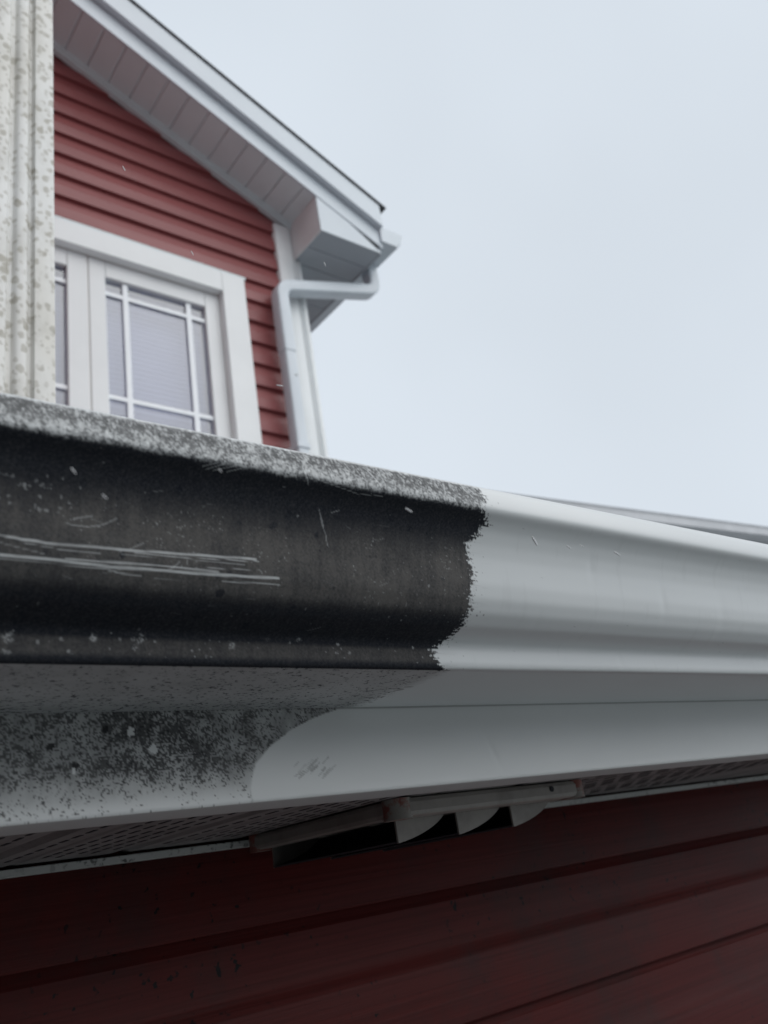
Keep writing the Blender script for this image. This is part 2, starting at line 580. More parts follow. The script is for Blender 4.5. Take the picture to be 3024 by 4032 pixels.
film = (0.14 + 0.44 * zfun * (0.3 + 1.2 * n2)) * (0.7 + 0.6 * fbm(X * .35, Zm * .05, 47, 3, .6)) * sstep(40, 50, Zm)
mil2 = sstep(.42, .66, n1) * sstep(.44, .66, n2 + 0.22 * core * zfun) * zfun
d = np.maximum(np.maximum(np.maximum(mil * 0.9, mil2 * .97), speck * 0.95), film) * inside
for cx, cz, r in ((128.8, 72.2, 2.3), (120.5, 76.5, 1.4), (139.6, 63.0, 2.6), (153.5, 79.0, 2.4), (119.4, 69.5, 1.0)):
    dd = np.hypot(X - cx, Zm - cz) / r + 0.8 * (fbm(X * .9, Zm * .9, 71, 3) - .5)
    d = np.maximum(d, 1 - sstep(.6, 1.0, dd))
for cx, cz, r in ((165.8, 77.5, 2.4), (176.8, 69.0, 2.5), (139, 61, 1.5)):      # chips showing bare paint
    dd = np.hypot((X - cx) / r, (Zm - cz) / (r * 1.1)) + 0.8 * (fbm(X * .8, Zm * .8, 91, 3) - .5)
    d = np.where(dd < .8, 0.04, d)
# brush smudge left on the wiped patch
sm = np.zeros_like(X)
rg = np.random.default_rng(4)
for k in range(26):
    cx, cz = rg.uniform(252, 276), rg.uniform(48, 57)
    L = rg.uniform(2, 6)
    sm = np.maximum(sm, line_mask(X, Zm, [(cx, cz), (cx + L, cz + L * rg.uniform(.5, .8))], rg.uniform(.35, .7), 100 + k) * rg.uniform(.25, .8))
sm = sm * 0.6
sm = np.maximum(sm, spots(X, Zm, 160, .4, 1.3, 14, lambda a, c: math.exp(-((a - 262) / 12) ** 2 - ((c - 50.5) / 3.2) ** 2), (248, 285), (45, 58)) * .8)
d = np.maximum(d, sm * (1 - inside))
# old grime along the wiped edge and stray specks on clean paint
d = np.maximum(d, 0.45 * np.exp(-((X - edge) / 0.7) ** 2) * (fbm(X * .7, Zm * .7, 3, 3)))
d = np.maximum(d, spots(X, Zm, 60, .3, .6, 15, None, (290, 700), (43, 88)) * .5)
d = np.maximum(d, 0.55 * np.exp(-((Zm - 86.6) / 0.55) ** 2))  # dark line painted along the joint at the gutter bottom
d = np.where(face, d, 0.25)
d[Q[:, 1] * 1000 >= 92, :] = 0.3
dust_light = np.clip(0.15 + 0.9 * n2 * (1 - core * zfun), 0, 1)
fdy = 0.0009 * (fbm(X * .012, Zm * .02, 112, 2) - .5)
fdy = fdy + 0.0005 * np.exp(-((X - 402 - 0.35 * (60 - Zm)) / 2.5) ** 2 - ((Zm - 56) / 8) ** 2)
fdy = fdy * face * sstep(41, 46, Zm)
fascia = sheet('fascia', fx, Q, M['fascia'], lower, {'dirt': d, 'dust_light': dust_light}, fdy)
fascia['label'] = 'white metal fascia, mildew-spotted beside a wiped clean patch'
box('fascia_board', NX0, NX1, FY + 0.004, FY + 0.04, 0.045, 0.198, M['sheath'], lower)

# soffit: vented vinyl panels running back to the wall, V grooves between them
soffit = box('soffit', NX0, NX1, FY + 0.042, WALL_Y, 0.052, 0.060, M['sheath'], lower)
SZ = 0.0430
PW = 0.1130
px0 = 0.1620 - 16 * PW
sl_v, sl_f = [], []
SLOT = boxv(-0.0012, 0.0012, -0.0065, 0.0065, 0, 0.004)
panel_me = None
VENT = (0.37, 0.59, 0.46, 0.68)
for k in range(52):
    xa = px0 + k * PW
    ya, yb = FY + 0.0405, WALL_Y - 0.004
    sag = 0.0
    p = [(xa + 0.0075, SZ), (xa + 0.0300, SZ), (xa + 0.033, SZ + 0.0012), (xa + 0.036, SZ), (xa + PW - 0.0075, SZ), (xa + PW - 0.0010, SZ + 0.0048), (xa + PW - 0.001, SZ + 0.0085), (xa + 0.001, SZ + 0.0085), (xa + 0.001, SZ + 0.0048)]
    if panel_me is None:
        pan = prism_y('soffit_panel', [(x - xa, z) for x, z in p], ya, yb, M['soffit_near'], soffit)
        panel_me = pan.data
    else:
        pan = bpy.data.objects.new('soffit_panel', panel_me)
        COL.objects.link(pan)
        pan.parent = soffit
    pan.location.x = xa
    if -0.1 < xa < 0.9:
        for i in range(7):
            for j in range(9):
                cx = xa + 0.0185 + i * 0.0125
                cy = ya + 0.030 + j * 0.0215 + (0.0105 if i % 2 else 0) + random.uniform(-.0006, .0006)
                if cy > yb - 0.030 or (VENT[0] < cx < VENT[1] and VENT[2] < cy < VENT[3]): continue
                if abs(cx - xa - 0.033) < 0.004: continue
                n0 = len(sl_v)
                sl_v += [(cx + a, cy + b_, SZ - 0.0003 + c_) for a, b_, c_ in SLOT[0]]
                sl_f += [tuple(n0 + t for t in q) for q in SLOT[1]]
slots = mobj('vent_slots', sl_v, sl_f, M['dark'], soffit)
slots['kind'] = 'stuff'
# J-channel between soffit and wall
prism_x('channel_trim', [(WALL_Y - 0.0215, 0.0352), (WALL_Y - 0.0215, 0.0405), (WALL_Y - 0.0195, 0.0408), (WALL_Y - 0.0175, 0.0375), (WALL_Y - 0.0005, 0.0375), (WALL_Y - 0.0005, 0.0352)],
        NX0, NX1, M['channel'], lower, bevel=0.0004)
# low roof behind the gutter
RS = 0.40
ry0, rz0 = FY - 0.018, 0.152
prism_x('roof', [(ry0, rz0), (ry0, rz0 + 0.012), (2.70, rz0 + 0.012 + RS * (2.70 - ry0)), (2.70, rz0 - 0.02 + RS * (2.70 - ry0)), (FY + 0.045, rz0 - 0.004 + RS * 0.06), (FY + 0.045, rz0)],
        NX0, NX1, M['bounce_roof'], lower)
under(wall); under(soffit); under(lower)
for c_ in (wall, soffit):
    for g_ in c_.children: g_.matrix_parent_inverse = Matrix.Identity(4)

# ------------------------------------------------------------------ near gutter
gut = tag(empty('rain_gutter', (0.6, FY, 0.0868)), 'long white eave gutter blackened by mildew up to a ragged scrubbed edge', 'gutter')
gp = [(.2740, .1735), (.2722, .1700), (.2706, .1645), (.2700, .1600), (.2706, .1584), (.2722, .1572), (.2752, .1553), (.2788, .1515), (.2818, .1450), (.2836, .138), (.2846, .131),
      (.2855, .124), (.2872, .117), (.2910, .1105), (.2970, .1055), (.3035, .1025), (.3078, .1007), (.3095, .0998), (.3100, .0985), (.310, .0890), (.3106, .0876), (.3120, .0868), (.3920, .0868)]
# smooth the ogee
G, s_ = resample(gp, 0.0005)
ker = np.ones(7) / 7
Gs = G.copy()
for _ in range(2):
    for a in (0, 1):
        pad = np.r_[[Gs[0, a]] * 3, Gs[:, a], [Gs[-1, a]] * 3]
        Gs[:, a] = np.convolve(pad, ker, 'valid')
Gs[0], Gs[-1] = G[0], G[-1]
lipin = np.array([(.2805, .1620), (.2825, .1660), (.2815, .1705), (.2790, .1730), (.2765, .1740), (.2748, .1740)])
G = np.vstack([lipin, Gs])
s_ = np.r_[0, np.cumsum(np.hypot(*np.diff(G, axis=0).T))]
s_ = (s_ - s_[len(lipin)]) * 1000
# height coordinate of the marks, measured round the moulding (mm)
s_ = np.interp(s_, [-20, 0.0, 3.9, 9.7, 14.2, 15.9, 17.9, 21.5, 26.7, 33.9, 41.1, 48.2, 55.2, 62.4, 69.9, 77.8, 84.9, 89.6, 91.5, 92.9, 102.4, 103.9, 105.5, 185.5],
               [-20, 0.5, 2.7, 6.8, 10.6, 12.6, 14.9, 18.4, 23.5, 30.8, 38.0, 45.1, 52.1, 59.2, 66.9, 74.6, 81.1, 85.5, 87.3, 88.9, 98.4, 100.1, 101.8, 181.9])
gx = np.unique(np.round(np.concatenate([np.linspace(NX0, 0.065, 14), np.arange(0.065, 0.335, 0.00055), np.arange(0.335, 0.64, 0.0015), np.linspace(0.64, NX1, 40)]), 5))
X, S = np.meshgrid(gx * 1000, s_)
und = S > 101.0                                       # underside
front = (S >= 0) & ~und
# ragged scrubbed edge
eb = np.interp(S, [-20, 0, 6, 11, 20, 26, 31, 38, 46, 58, 66, 74, 84, 90, 95, 99, 101, 120, 150, 180], [305, 307, 308, 304, 311, 307, 300.5, 301.5, 303, 300.5, 301, 300, 297.5, 291, 290.5, 296, 300, 296, 303, 297])
rag = 7.5 * (fbm(X * .10, S * 1.1, 51, 4, .65) - .5) + 4.0 * (fbm(X * .35, S * 1.9, 61, 3, .6) - .5) + 3.0 * (fbm(X * .9, S * .9, 62, 2) - .5)
nA = fbm(X * 1.1, S * 1.1, 13, 3, .7)
nB = fbm(X * .30, S * .30, 17, 4, .6)
k_in = sstep(-0.2, 0.5, (eb + rag - X) * 0.28 + 2.6 * (nA - .5) + 0.9 * (nB - .5))
nC = fbm(X * .06, S * .07, 19, 3, .6)
nV = fbm(X * .9, S * .12, 23, 4, .65)                # runs down the face
lip = 1 - sstep(9.8 + 1.6 * (fbm(X * .12, X * 0 + 1, 29, 3) - .5) * 2, 13.5 + 2.2 * (nB - .5), S + 3.4 * (nB - .5) + 2.2 * (nA - .5))
d = 0.992 + 0.03 * (nA - .5)
d = d - 0.30 * sstep(.70, .82, nA) * sstep(.48, .62, nC) * sstep(26, 40, S) * (1 - sstep(62, 70, S))
# grey mottled lip, paler along its lower edge, thin clean top edge
pale = sstep(4.5, 10.5, S + 4 * (nB - .5))
nF = fbm(X * 1.7, S * 1.4, 41, 2, .7)
mot = 0.34 * nA + 0.30 * nF + 0.10 * nV + 0.26 * nB
dl = 0.34 + 0.54 * sstep(.38, .62, mot + 0.05 - 0.06 * pale + 0.06 * (nC - .5)) - 0.10 * pale
dl = dl - 0.42 * sstep(.58, .74, fbm(X * .9, S * .8, 37, 3, .65)) * (0.25 + 0.6 * pale)
dl = dl - 0.75 * (1 - sstep(0.4, 1.7, S - 0.8 * (nB - .5)))
d = d * (1 - lip) + np.clip(dl, 0.06, 0.92) * lip
# old white flecks on the face and on the lower band
fl = spots(X, S, 260, .2, .7, 81, lambda a, c: .25 + .75 * (a > 250) * (40 < c < 75), (66, 300), (13, 86))
d = d - fl * 0.35 * (0.3 + nA)
fl2 = spots(X, S, 60, .3, 1.3, 83, lambda a, c: 1 if a < 190 else .45, (66, 290), (87.5, 97))
d = d - fl2 * 0.45 * sstep(.3, .6, nA)
fl3 = spots(X, S, 60, .2, .8, 84, lambda a, c: 1, (70, 100), (28, 42))
d = d - fl3 * .3
for cx, cs, r in ((136.8, 90.0, 2.3), (117.5, 90.0, 1.9), (86.7, 90.6, 3.0), (134.3, 93.2, 1.6), (176.3, 91, 2.2)):
    dd = np.hypot(X - cx, S - cs) / r + 1.0 * (fbm(X * .8, S * .8, 55, 3) - .5)
    d = d - 0.55 * (1 - sstep(.2, 1.0, dd)) * sstep(.38, .62, nA)
# scratches
sc_ = np.zeros_like(X)
for i, (pts, w, a) in enumerate([
        ([(79.6, 51.8), (92.6, 52.6), (120.1, 52.3), (137.6, 51.8), (165.4, 51.0), (176.9, 50.7)], .85, .85),
        ([(125.1, 53.0), (145.3, 52.9), (178.2, 51.6)], .35, .6), ([(150.3, 56.3), (178.8, 55.1)], .30, .5),
        ([(70, 50.5), (79.6, 51.8)], .7, .6), ([(84, 53.2), (100, 54.6), (112, 54.4)], .35, .45),
        ([(66, 58.0), (77.9, 58.2), (93.2, 58.1), (116.5, 59.0), (138.1, 58.6), (161.7, 58.4), (187.9, 57.7)], 1.0, .95),
        ([(99.6, 57.6), (116.4, 57.2), (138.0, 57.0), (160, 57.2)], .55, .85), ([(113.1, 59.6), (120.2, 61.1), (128.1, 61.4)], .55, .6),
        ([(133.3, 61.8), (162.1, 61.7)], .28, .45), ([(162.1, 60.9), (188.6, 60.3)], .5, .7), ([(72, 59.5), (96, 59.6), (116, 60)], .4, .5),
        ([(66, 52.0), (80, 54.5), (92, 56.5)], .35, .35), ([(120, 54.0), (150, 53.6), (172, 53.4)], .25, .35),
        ([(99.3, 44.6), (103, 45.1), (106.7, 45.1), (112.8, 43.5), (117.6, 40.5)], .45, .38), ([(101.9, 42.5), (108.5, 40.7)], .6, .35),
        ([(118.7, 53.3), (122.9, 51.8), (128.6, 48.8)], .4, .4), ([(138, 58.6), (141, 57.0), (143, 55)], .6, .45),
        ([(208.2, 25.1), (209.3, 27.5), (210.8, 30.5), (211.6, 34.0), (212.9, 36.5), (213.1, 39), (213.9, 41.8)], .42, .42), ([(209.8, 29), (211, 32.5)], .8, .4),
        ([(215, 26), (219, 24.5)], .4, .4), ([(196, 8), (199, 15)], .5, .5), ([(233, 3), (238, 9)], .6, .6), ([(205, 12), (226, 15.5), (240, 14.5)], .4, .4),
        ([(155, 12), (149, 15)], .5, .45), ([(158, 12), (151, 16)], .5, .5), ([(162, 12.5), (154, 16)], .5, .45), ([(166, 12.6), (160, 15.6)], .5, .5)]):
    sc_ = np.maximum(sc_, line_mask(X, S, pts, w * 0.72, 300 + i) * a)
d = d - sc_ * 0.72
rg = np.random.default_rng(21)
for k in range(18):                                   # hairline scuffs
    cx, cs, L, an = rg.uniform(70, 290), rg.uniform(16, 84), rg.uniform(1.5, 7), rg.uniform(-.5, .5)
    d = d - line_mask(X, S, [(cx, cs), (cx + L, cs + L * an)], .3, 400 + k) * rg.uniform(.05, .18)
dust_light = np.clip(0.0 + 0.95 * sstep(24, 46, S) * (1 - sstep(62, 72, S)) * (0.35 + 0.9 * nC + 0.5 * (nA - .5)) + 0.30 * (1 - sstep(86, 90, S)) * 0 + 0.55 * sstep(88.5, 91, S) * (1 - sstep(95, 98, S)), 0, 1)  # dust, plus light on the outward-facing middle put into the colour
nD = fbm(X * .33, S * .03, 24, 4, .6)
dust_light = (dust_light + 0.07) * (0.86 + 0.28 * sstep(.3, .7, nD)) * (0.5 + 1.0 * nF)
dust_light = dust_light + 0.04 * sstep(.52, .70, fbm(X * .5, S * .05, 25, 4, .6)) * sstep(14, 24, S)
pit = spots(X, S, 70, .5, 2.4, 89, None, (66, 296), (24, 84))
dust_light = np.clip(dust_light * (1 - 0.8 * pit), 0, 1)
dust_light = np.maximum(dust_light, lip * .5)
d = np.clip(d, 0.0, 1) * k_in
# stray specks on the clean side just past the edge
d = np.maximum(d, spots(X, S, 420, .25, .6, 87, lambda a, c: math.exp(-(a - 299) / 5.0), (299, 335), (0, 100)) * .7 * front)
d = np.maximum(d, spots(X, S, 40, .25, .5, 88, None, (310, 640), (0, 100)) * .4 * front)
sme = sstep(.55, .75, fbm(X * .05, S * .9, 63, 3, .6)) * np.exp(-np.clip(X - eb, 0, 200) / 9.0) * (X > eb - 6)
d = np.maximum(d, 0.22 * sme * front)
d = np.maximum(d, spots(X, S, 60, .8, 3.0, 64, None, (305, 640), (2, 98)) * .05 * front)
d = np.maximum(d, 0.07 * sstep(.60, .78, fbm(X * .25, S * .035, 65, 3, .6)) * front * (S > 12))
# underside: thin brown film with black flecks
du_edge = 1 - sstep(-9, 9, X - (300 + 8 * (nB - .5) - 0.06 * (S - 101)))
flk = fbm(X * .55, S * .8, 97, 3, .6)
flecks = sstep(.64, .72, flk + 0.10 * (nC - .5) + 0.05 * sstep(140, 182, S)) * 0.9
du = (0.34 + 0.22 * (nC - .3) + 0.18 * sstep(150, 182, S)) * du_edge
du = np.maximum(du, flecks * (1 - sstep(-4, 5, X - eb - 1.5 * rag)))
bs = np.zeros_like(X)
for k in range(14):
    cx, cs = rg.uniform(276, 298), rg.uniform(118, 176)
    bs = np.maximum(bs, line_mask(X, S, [(cx, cs), (cx + rg.uniform(2, 6), cs - rg.uniform(0, 4))], rg.uniform(.5, 1.1), 500 + k) * .9)
du = np.maximum(du, bs)
d = np.where(und, np.clip(du, 0, 1), d)
dust_light = np.where(und, np.clip(.55 * (1 - flecks), 0, 1), dust_light)
# ageing film on the clean run
d = np.maximum(d, 0.03)
# slight oil-canning and a few dings in the metal
dy = 0.00030 * (fbm(X * .016, S * .03, 111, 2) - .5) * sstep(8, 22, S)
for cx, cs, r, a in ((398, 34, 5, .00025), (466, 52, 6, .0003), (441, 92, 4, .0002), (533, 60, 9, .0003), (352, 70, 4, .0002), (243, 46, 7, .0003), (150, 70, 9, .0003)):
    dy = dy + a * np.exp(-((X - cx) / (r * .6)) ** 2 - ((S - cs) / (r * 1.8)) ** 2)
dy = np.where(und, 0, dy) * (1 - sstep(96, 101, S))
trough = sheet('trough', gx, G, M['gutter'], gut, {'dirt': d, 'dust_light': dust_light}, dy)
# inside wall of the trough, back flange, hangers and end cap
prism_x('back_wall', [(FY - 0.0012, 0.0872), (FY - 0.0022, 0.0872), (FY - 0.0022, 0.165), (FY - 0.0012, 0.165)], NX0, NX1, M['gutter'], gut)
for k in range(7):
    hx = -1.2 + k * 0.75 + (0.05 if k == 2 else 0)
    prism_x('hanger', [(0.2810, .1596), (0.2820, .1575), (FY - .0025, .1590), (FY - .0025, .1615)], hx, hx + 0.022, M['fascia_far'], gut)
cap = [(float(y), float(z)) for y, z in G[len(lipin)::10]] + [(FY - 0.003, 0.0868), (FY - 0.003, 0.165), (.2820, .165)]
prism_x('end_cap', cap, NX1, NX1 + 0.001, M['fascia_far'], gut)
under(gut)

# ------------------------------------------------------------------ soffit exhaust vent
vent = tag(empty('soffit_vent', (0.475, 0.58, 0.0428)), 'beige plastic exhaust vent with curved scoops under the soffit', 'vent')
VX0, VX1, VY0, VY1, VZ = 0.379, 0.580, 0.470, 0.672, 0.0298


def rbar(name, x0, x1, y0, y1, z0, z1, m):
    o = box(name, x0, x1, y0, y1, z0, z1, m, vent, bevel=0.0035)
    return o


BW = 0.017
rbar('frame_bar', VX0 + 0.010, VX1 - 0.010, VY0, VY0 + BW, VZ, 0.0428, M['vent'])
rbar('frame_bar', VX0 + 0.010, VX1 - 0.010, VY1 - BW, VY1, VZ, 0.0428, M['vent'])
rbar('frame_bar', VX0 + 0.0005, VX0 + BW, VY0 + 0.008, VY1 - 0.008, VZ + 0.0004, 0.0427, M['vent'])
rbar('frame_bar', VX1 - BW, VX1 - 0.0005, VY0 + 0.008, VY1 - 0.008, VZ + 0.0004, 0.0427, M['vent'])
for cx, cy in ((VX0 + .0095, VY0 + .0095), (VX1 - .0095, VY0 + .0095), (VX0 + .0095, VY1 - .0095), (VX1 - .0095, VY1 - .0095)):
    prof = [(cx + 0.0102 * math.cos(t * math.pi / 8), cy + 0.0102 * math.sin(t * math.pi / 8)) for t in range(16)]
    cb = prism_z('corner_cap', prof, VZ - 0.0006, 0.0426, M['redpaint'], vent, smooth=True, smooth_angle=40)
box('throat', VX0 + BW, VX1 - BW, VY0 + BW, VY1 - BW, 0.039, 0.0426, M['dark'], vent)
ZT, ZB, R = 0.0315, 0.0148, 0.047
for x0 in (0.3925, 0.4495, 0.5065):
    n = 10
    arc = [(x0 + R * (0.55 * math.sin(a) + 0.45 * a / (math.pi / 2)), ZT - (ZT - ZB) * (0.55 * math.cos(a) + 0.45 * (1 - a / (math.pi / 2)))) for a in [i * math.pi / 2 / n for i in range(n + 1)]]
    inner = [(a - 0.0015, c + 0.0012) for a, c in arc]
    ya, yb = VY0 + BW + 0.003, VY1 - BW - 0.003
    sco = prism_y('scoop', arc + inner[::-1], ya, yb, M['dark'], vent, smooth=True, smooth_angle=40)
    for yy in (ya - 0.0019, yb + 0.0001):
        prism_y('cheek', [(x0, ZT + 0.004)] + [(x0, ZB)] + arc[1:] + [(x0 + R, ZT + 0.004)], yy, yy + 0.0018, M['vent'], sco)
scr = [(0.0022 * math.cos(t), 0.0022 * math.sin(t)) for t in [i * math.pi / 5 for i in range(10)]]
prism_y('screw', [(0.537 + a, 0.0375 + c) for a, c in scr], VY0 - 0.0008, VY0 + 0.004, M['dark'], vent)
under(vent)
for c_ in vent.children:
    if c_.name.startswith('scoop'):
        for g_ in c_.children: g_.matrix_parent_inverse = Matrix.Identity(4)

# ------------------------------------------------------------------ upper wing with the blotched corner post
PY = 1.0
uw = tag(empty('upper_wall', (-0.4, PY, 0.4)), 'narrow upper wall ending in a mildew-blotched white corner post', 'wall')
uw['kind'] = 'thing'
XP = 0.3376
fl_prof = [(XP, PY + 0.090), (XP, PY + 0.0035), (XP - 0.001, PY + 0.001), (XP - 0.0035, PY), (XP - 0.0285, PY), (XP - 0.0300, PY + 0.003), (XP - 0.0320, PY + 0.0075), (XP - 0.0350, PY + 0.0075), (XP - 0.0385, PY + 0.0022), (XP - 0.0420, PY + 0.0003),
           (XP - 0.0500, PY + 0.0003), (XP - 0.0545, PY + 0.0020), (XP - 0.0575, PY + 0.0075), (XP - 0.0635, PY + 0.0075), (XP - 0.0655, PY + 0.0025), (XP - 0.0685, PY), (XP - 0.0935, PY), (XP - 0.0945, PY + 0.001), (XP - 0.0945, PY + 0.016), (XP - 0.02, PY + 0.016), (XP - 0.02, PY + 0.090)]
zr = rz0 + RS * (PY - ry0)
prism_z('corner_post', fl_prof, zr - 0.02, 4.4, M['post'], uw, smooth=True, smooth_angle=50)
w2 = box('wall', -1.6, XP - 0.022, PY + 0.018, PY + 0.14, zr - 0.05, 4.4, M['sheath'], uw)
siding(w2, PY + 0.018, 0.1166, [zr + 0.01 + 0.1166 * k for k in range(0, 32)], -1.6, XP - 0.0955, M['siding_far'])
# side face running back towards the gable
w3 = box('side_wall', XP - 0.10, XP - 0.022, PY + 0.141, 2.62, zr + 0.2, 4.4, M['siding_far'], uw)
under(w2); under(uw)
for g_ in w2.children: g_.matrix_parent_inverse = Matrix.Identity(4)

# ------------------------------------------------------------------ gable house
D = 2.75
SLP, CC, KK = 0.463, 1.4604, 0.9066
gab = tag(empty('gable_house', (0, D, GZ)), 'red clapboard gable house with white rake, soffit and window trim', 'house')
XC = 0.7755 * D
YS = D + 0.0222                  # sheathing plane: proud siding faces lie on y = D


def rake_z(x):                   # underside of the rake soffit
    return CC * D - SLP * abs(x)


def rake_x(z):
    return max(0.02, (CC * D - z) / SLP)


gz0 = 0.70
gv = [(-XC + .01, YS, gz0), (XC - .01, YS, gz0), (XC - .01, YS, rake_z(XC)), (0, YS, rake_z(0)), (-XC + .01, YS, rake_z(XC))]
n = len(gv)
gv2 = gv + [(x, y + 0.10, z) for x, y, z in gv]
WX0, WX1 = 0.1085 * D, 0.6535 * D
# wall sheathing with a window opening
gwall = empty('wall', (0, D, 1.5), gab)
def slab(name, pts, y0, y1, m, par):
    k = len(pts)
    return mobj(name, [(x, y0, z) for x, z in pts] + [(x, y1, z) for x, z in pts], [(i, (i + 1) % k, k + (i + 1) % k, k + i) for i in range(k)] + [tuple(range(k))[::-1], tuple(range(k, 2 * k))], m, par)
ox0, ox1, oz0, oz1 = 0.150 * D, 0.612 * D, 0.585 * D, 0.912 * D
slab('sheathing', [(-XC + .01, gz0), (ox0, gz0), (ox0, rake_z(ox0)), (0, rake_z(0)), (-XC + .01, rake_z(XC))], YS, YS + .1, M['sheath'], gwall)
slab('sheathing', [(ox1, gz0), (XC - .01, gz0), (XC - .01, rake_z(XC)), (ox1, rake_z(ox1))], YS, YS + .1, M['sheath'], gwall)
slab('sheathing', [(ox0 + .0005, oz1), (ox1 - .0005, oz1), (ox1 - .0005, rake_z(ox1)), (ox0 + .0005, rake_z(ox0))], YS, YS + .1, M['sheath'], gwall)
slab('sheathing', [(ox0 + .0005, gz0), (ox1 - .0005, gz0), (ox1 - .0005, oz0), (ox0 + .0005, oz0)], YS, YS + .1, M['sheath'], gwall)
HF = 0.0424 * D
zk = [0.9131 * D + HF * k for k in range(-16, 30)]
wtop, wbot = 0.951 * D, 0.545 * D
CBL = 0.7265 * D                 # siding stops at the corner boards
for zb in zk:
    if zb < gz0 - .02 or zb > rake_z(0) - 0.05: continue
    xr = lambda z: min(CBL + 0.01, rake_x(z) + 0.005)
    xl = lambda z: -min(CBL + 0.01, rake_x(z) + 0.005)
    if zb + HF > wbot and zb < wtop - 0.02:
        siding(gwall, YS, HF, [zb], 0, 0, M['siding_far'], xl, lambda z: WX0 + 0.01, 1.75)
        siding(gwall, YS, HF, [zb], 0, 0, M['siding_far'], lambda z: WX1 - 0.012, xr, 1.75)
    else:
        siding(gwall, YS, HF, [zb], 0, 0, M['siding_far'], xl, xr, 1.75)

# fluted corner boards
for sgn in (1, -1):
    a = XC
    w_ = XC - CBL
    yf = D - 0.014
    pr = [(a, YS + 0.1), (a, yf + 0.003), (a - 0.003, yf), (a - 0.016, yf)]
    for q in (0.020, 0.031, 0.042):
        pr += [(a - q, yf), (a - q - 0.002, yf + 0.007), (a - q - 0.006, yf + 0.007), (a - q - 0.0085, yf)]
    pr += [(a - 0.058, yf), (a - w_ + 0.003, yf), (a - w_, yf + 0.003), (a - w_, YS + 0.004), (a - 0.02, YS + 0.004), (a - 0.02, YS + 0.1)]
    pr = [(sgn * x, y) for x, y in pr]
    prism_z('corner_board', pr, gz0, rake_z(XC) - 0.003, M['cream'] if False else M['trim'], gab, smooth=True, smooth_angle=50)

# rake: soffit panels, wall channel, fascia in two bands, shingles
KY = KK * D
RX1 = 0.9020 * D                 # plumb end of the rake
sof = empty('rake_soffit', (0, D, CC * D), gab)
cosA = 1 / math.hypot(1, SLP)
def along(x, z_off=0.0):
    return x, rake_z(x) + z_off
pw = 0.0352 * D
for sgn in (1, -1):
    k = 0
    x = 0.0
    while x < 0.765 * D:
        x2 = min(x + pw, 0.766 * D)
        g_ = 0.006
        prof = [along(x + g_, 0.0), along(x2 - g_, 0.0), along(x2 - 0.0004, 0.0070), along(x2 - 0.0004, 0.012), along(x + 0.0004, 0.012), along(x + 0.0004, 0.0070)]
        prof = [(sgn * a, c) for a, c in prof]
        prism_y('soffit_panel', prof, KY + 0.012, D + 0.010, M['soffit_far'], sof)
        x += pw
    # channel along the wall
    for o0, o1, yy in ((-0.028, -0.012, D - 0.020), (-0.0118, -0.0005, D - 0.032)):
        xs_ = (0.0, 0.772 * D)
        prof = [(sgn * xs_[0], rake_z(xs_[0]) + o0), (sgn * xs_[1], rake_z(xs_[1]) + o0), (sgn * xs_[1], rake_z(xs_[1]) + o1), (sgn * xs_[0], rake_z(xs_[0]) + o1)]
        prism_y('channel_trim', prof, yy, D + 0.008, M['soffit_far'], sof)
    # roof deck behind the rake
    def band(name, o0, o1, ya, yb, m, par, bevel=0.0, x1=RX1):
        prof = [(0, rake_z(0) + o0), (sgn * x1, rake_z(x1) + o0), (sgn * x1, rake_z(x1) + o1), (0, rake_z(0) + o1)]
        return prism_y(name, prof, ya, yb, m, par, bevel=bevel)
    band('rake_fascia', -0.002, 0.140, KY, KY + 0.0115, M['fascia_far'], gab, 0.002)
    band('rake_trim', 0.1085, 0.252, KY - 0.034, KY - 0.0005, M['fascia_far'], gab, 0.004, RX1 - 0.006)
    roof = band('roof', 0.2525, 0.262, KY - 0.042, D + 5.0, M['shingle'], gab, 0, RX1 + 0.03)
    for k in range(30):
        xa = 2.52 - k * 0.128
        if xa < 0: break
        xb = xa - 0.135
        j = random.uniform(-0.004, 0.004)
        t0, t1 = 0.2625 + 0.018 + random.uniform(0, .012), 0.2625 + random.uniform(0, .003)
        prof = [(sgn * xa, rake_z(xa) + t1 - .002), (sgn * max(xb, 0), rake_z(max(xb, 0)) + t1), (sgn * max(xb, 0), rake_z(max(xb, 0)) + t1 + 0.002), (sgn * xa, rake_z(xa) + t0 + 0.010)]
        prism_y('shingle', prof, KY - 0.052 + j, KY + 0.30 + j, M['shingle'], roof)

# boxed eave at the right corner
BX0, BXF = 0.762 * D, 0.8930 * D
EZ = 1.0300 * D
box_e = empty('eave_box', (BX0, KY, EZ), gab)
mobj('end_panel', *(lambda p: ([(x, KY + 0.004, z) for x, z in p] + [(x, KY + 0.0115, z) for x, z in p], [(0, 1, 2), (5, 4, 3), (0, 3, 4, 1), (1, 4, 5, 2), (2, 5, 3, 0)]))(
    [(BX0, EZ + .0015), (BXF + 0.012, EZ + .0015), (BX0, rake_z(BX0) + 0.03)]), M['fascia_far'], box_e)
box('inner_panel', BX0, BX0 + 0.006, KY + 0.0122, D - 0.0125, EZ + 0.0005, rake_z(BX0) + 0.006, M['trim'], box_e)
y = KY + 0.004
for k in range(24):
    y2 = y + 0.127
    g_ = 0.003
    v_ = [(y + g_, EZ), (y2 - g_, EZ), (y2 - .0004, EZ + .006), (y2 - .0004, EZ + .010), (y + .0004, EZ + .010), (y + .0004, EZ + .006)]
    prism_x('soffit_panel', v_, BX0 + (0.0062 if y < D else 0), BXF - 0.0005, M['eave_soffit'], box_e)
    y = y2
box('eave_fascia', BXF, BXF + 0.012, KY + 0.012, D + 3.2, EZ - 0.003, EZ + 0.20, M['eave_soffit'], box_e, 0.002)
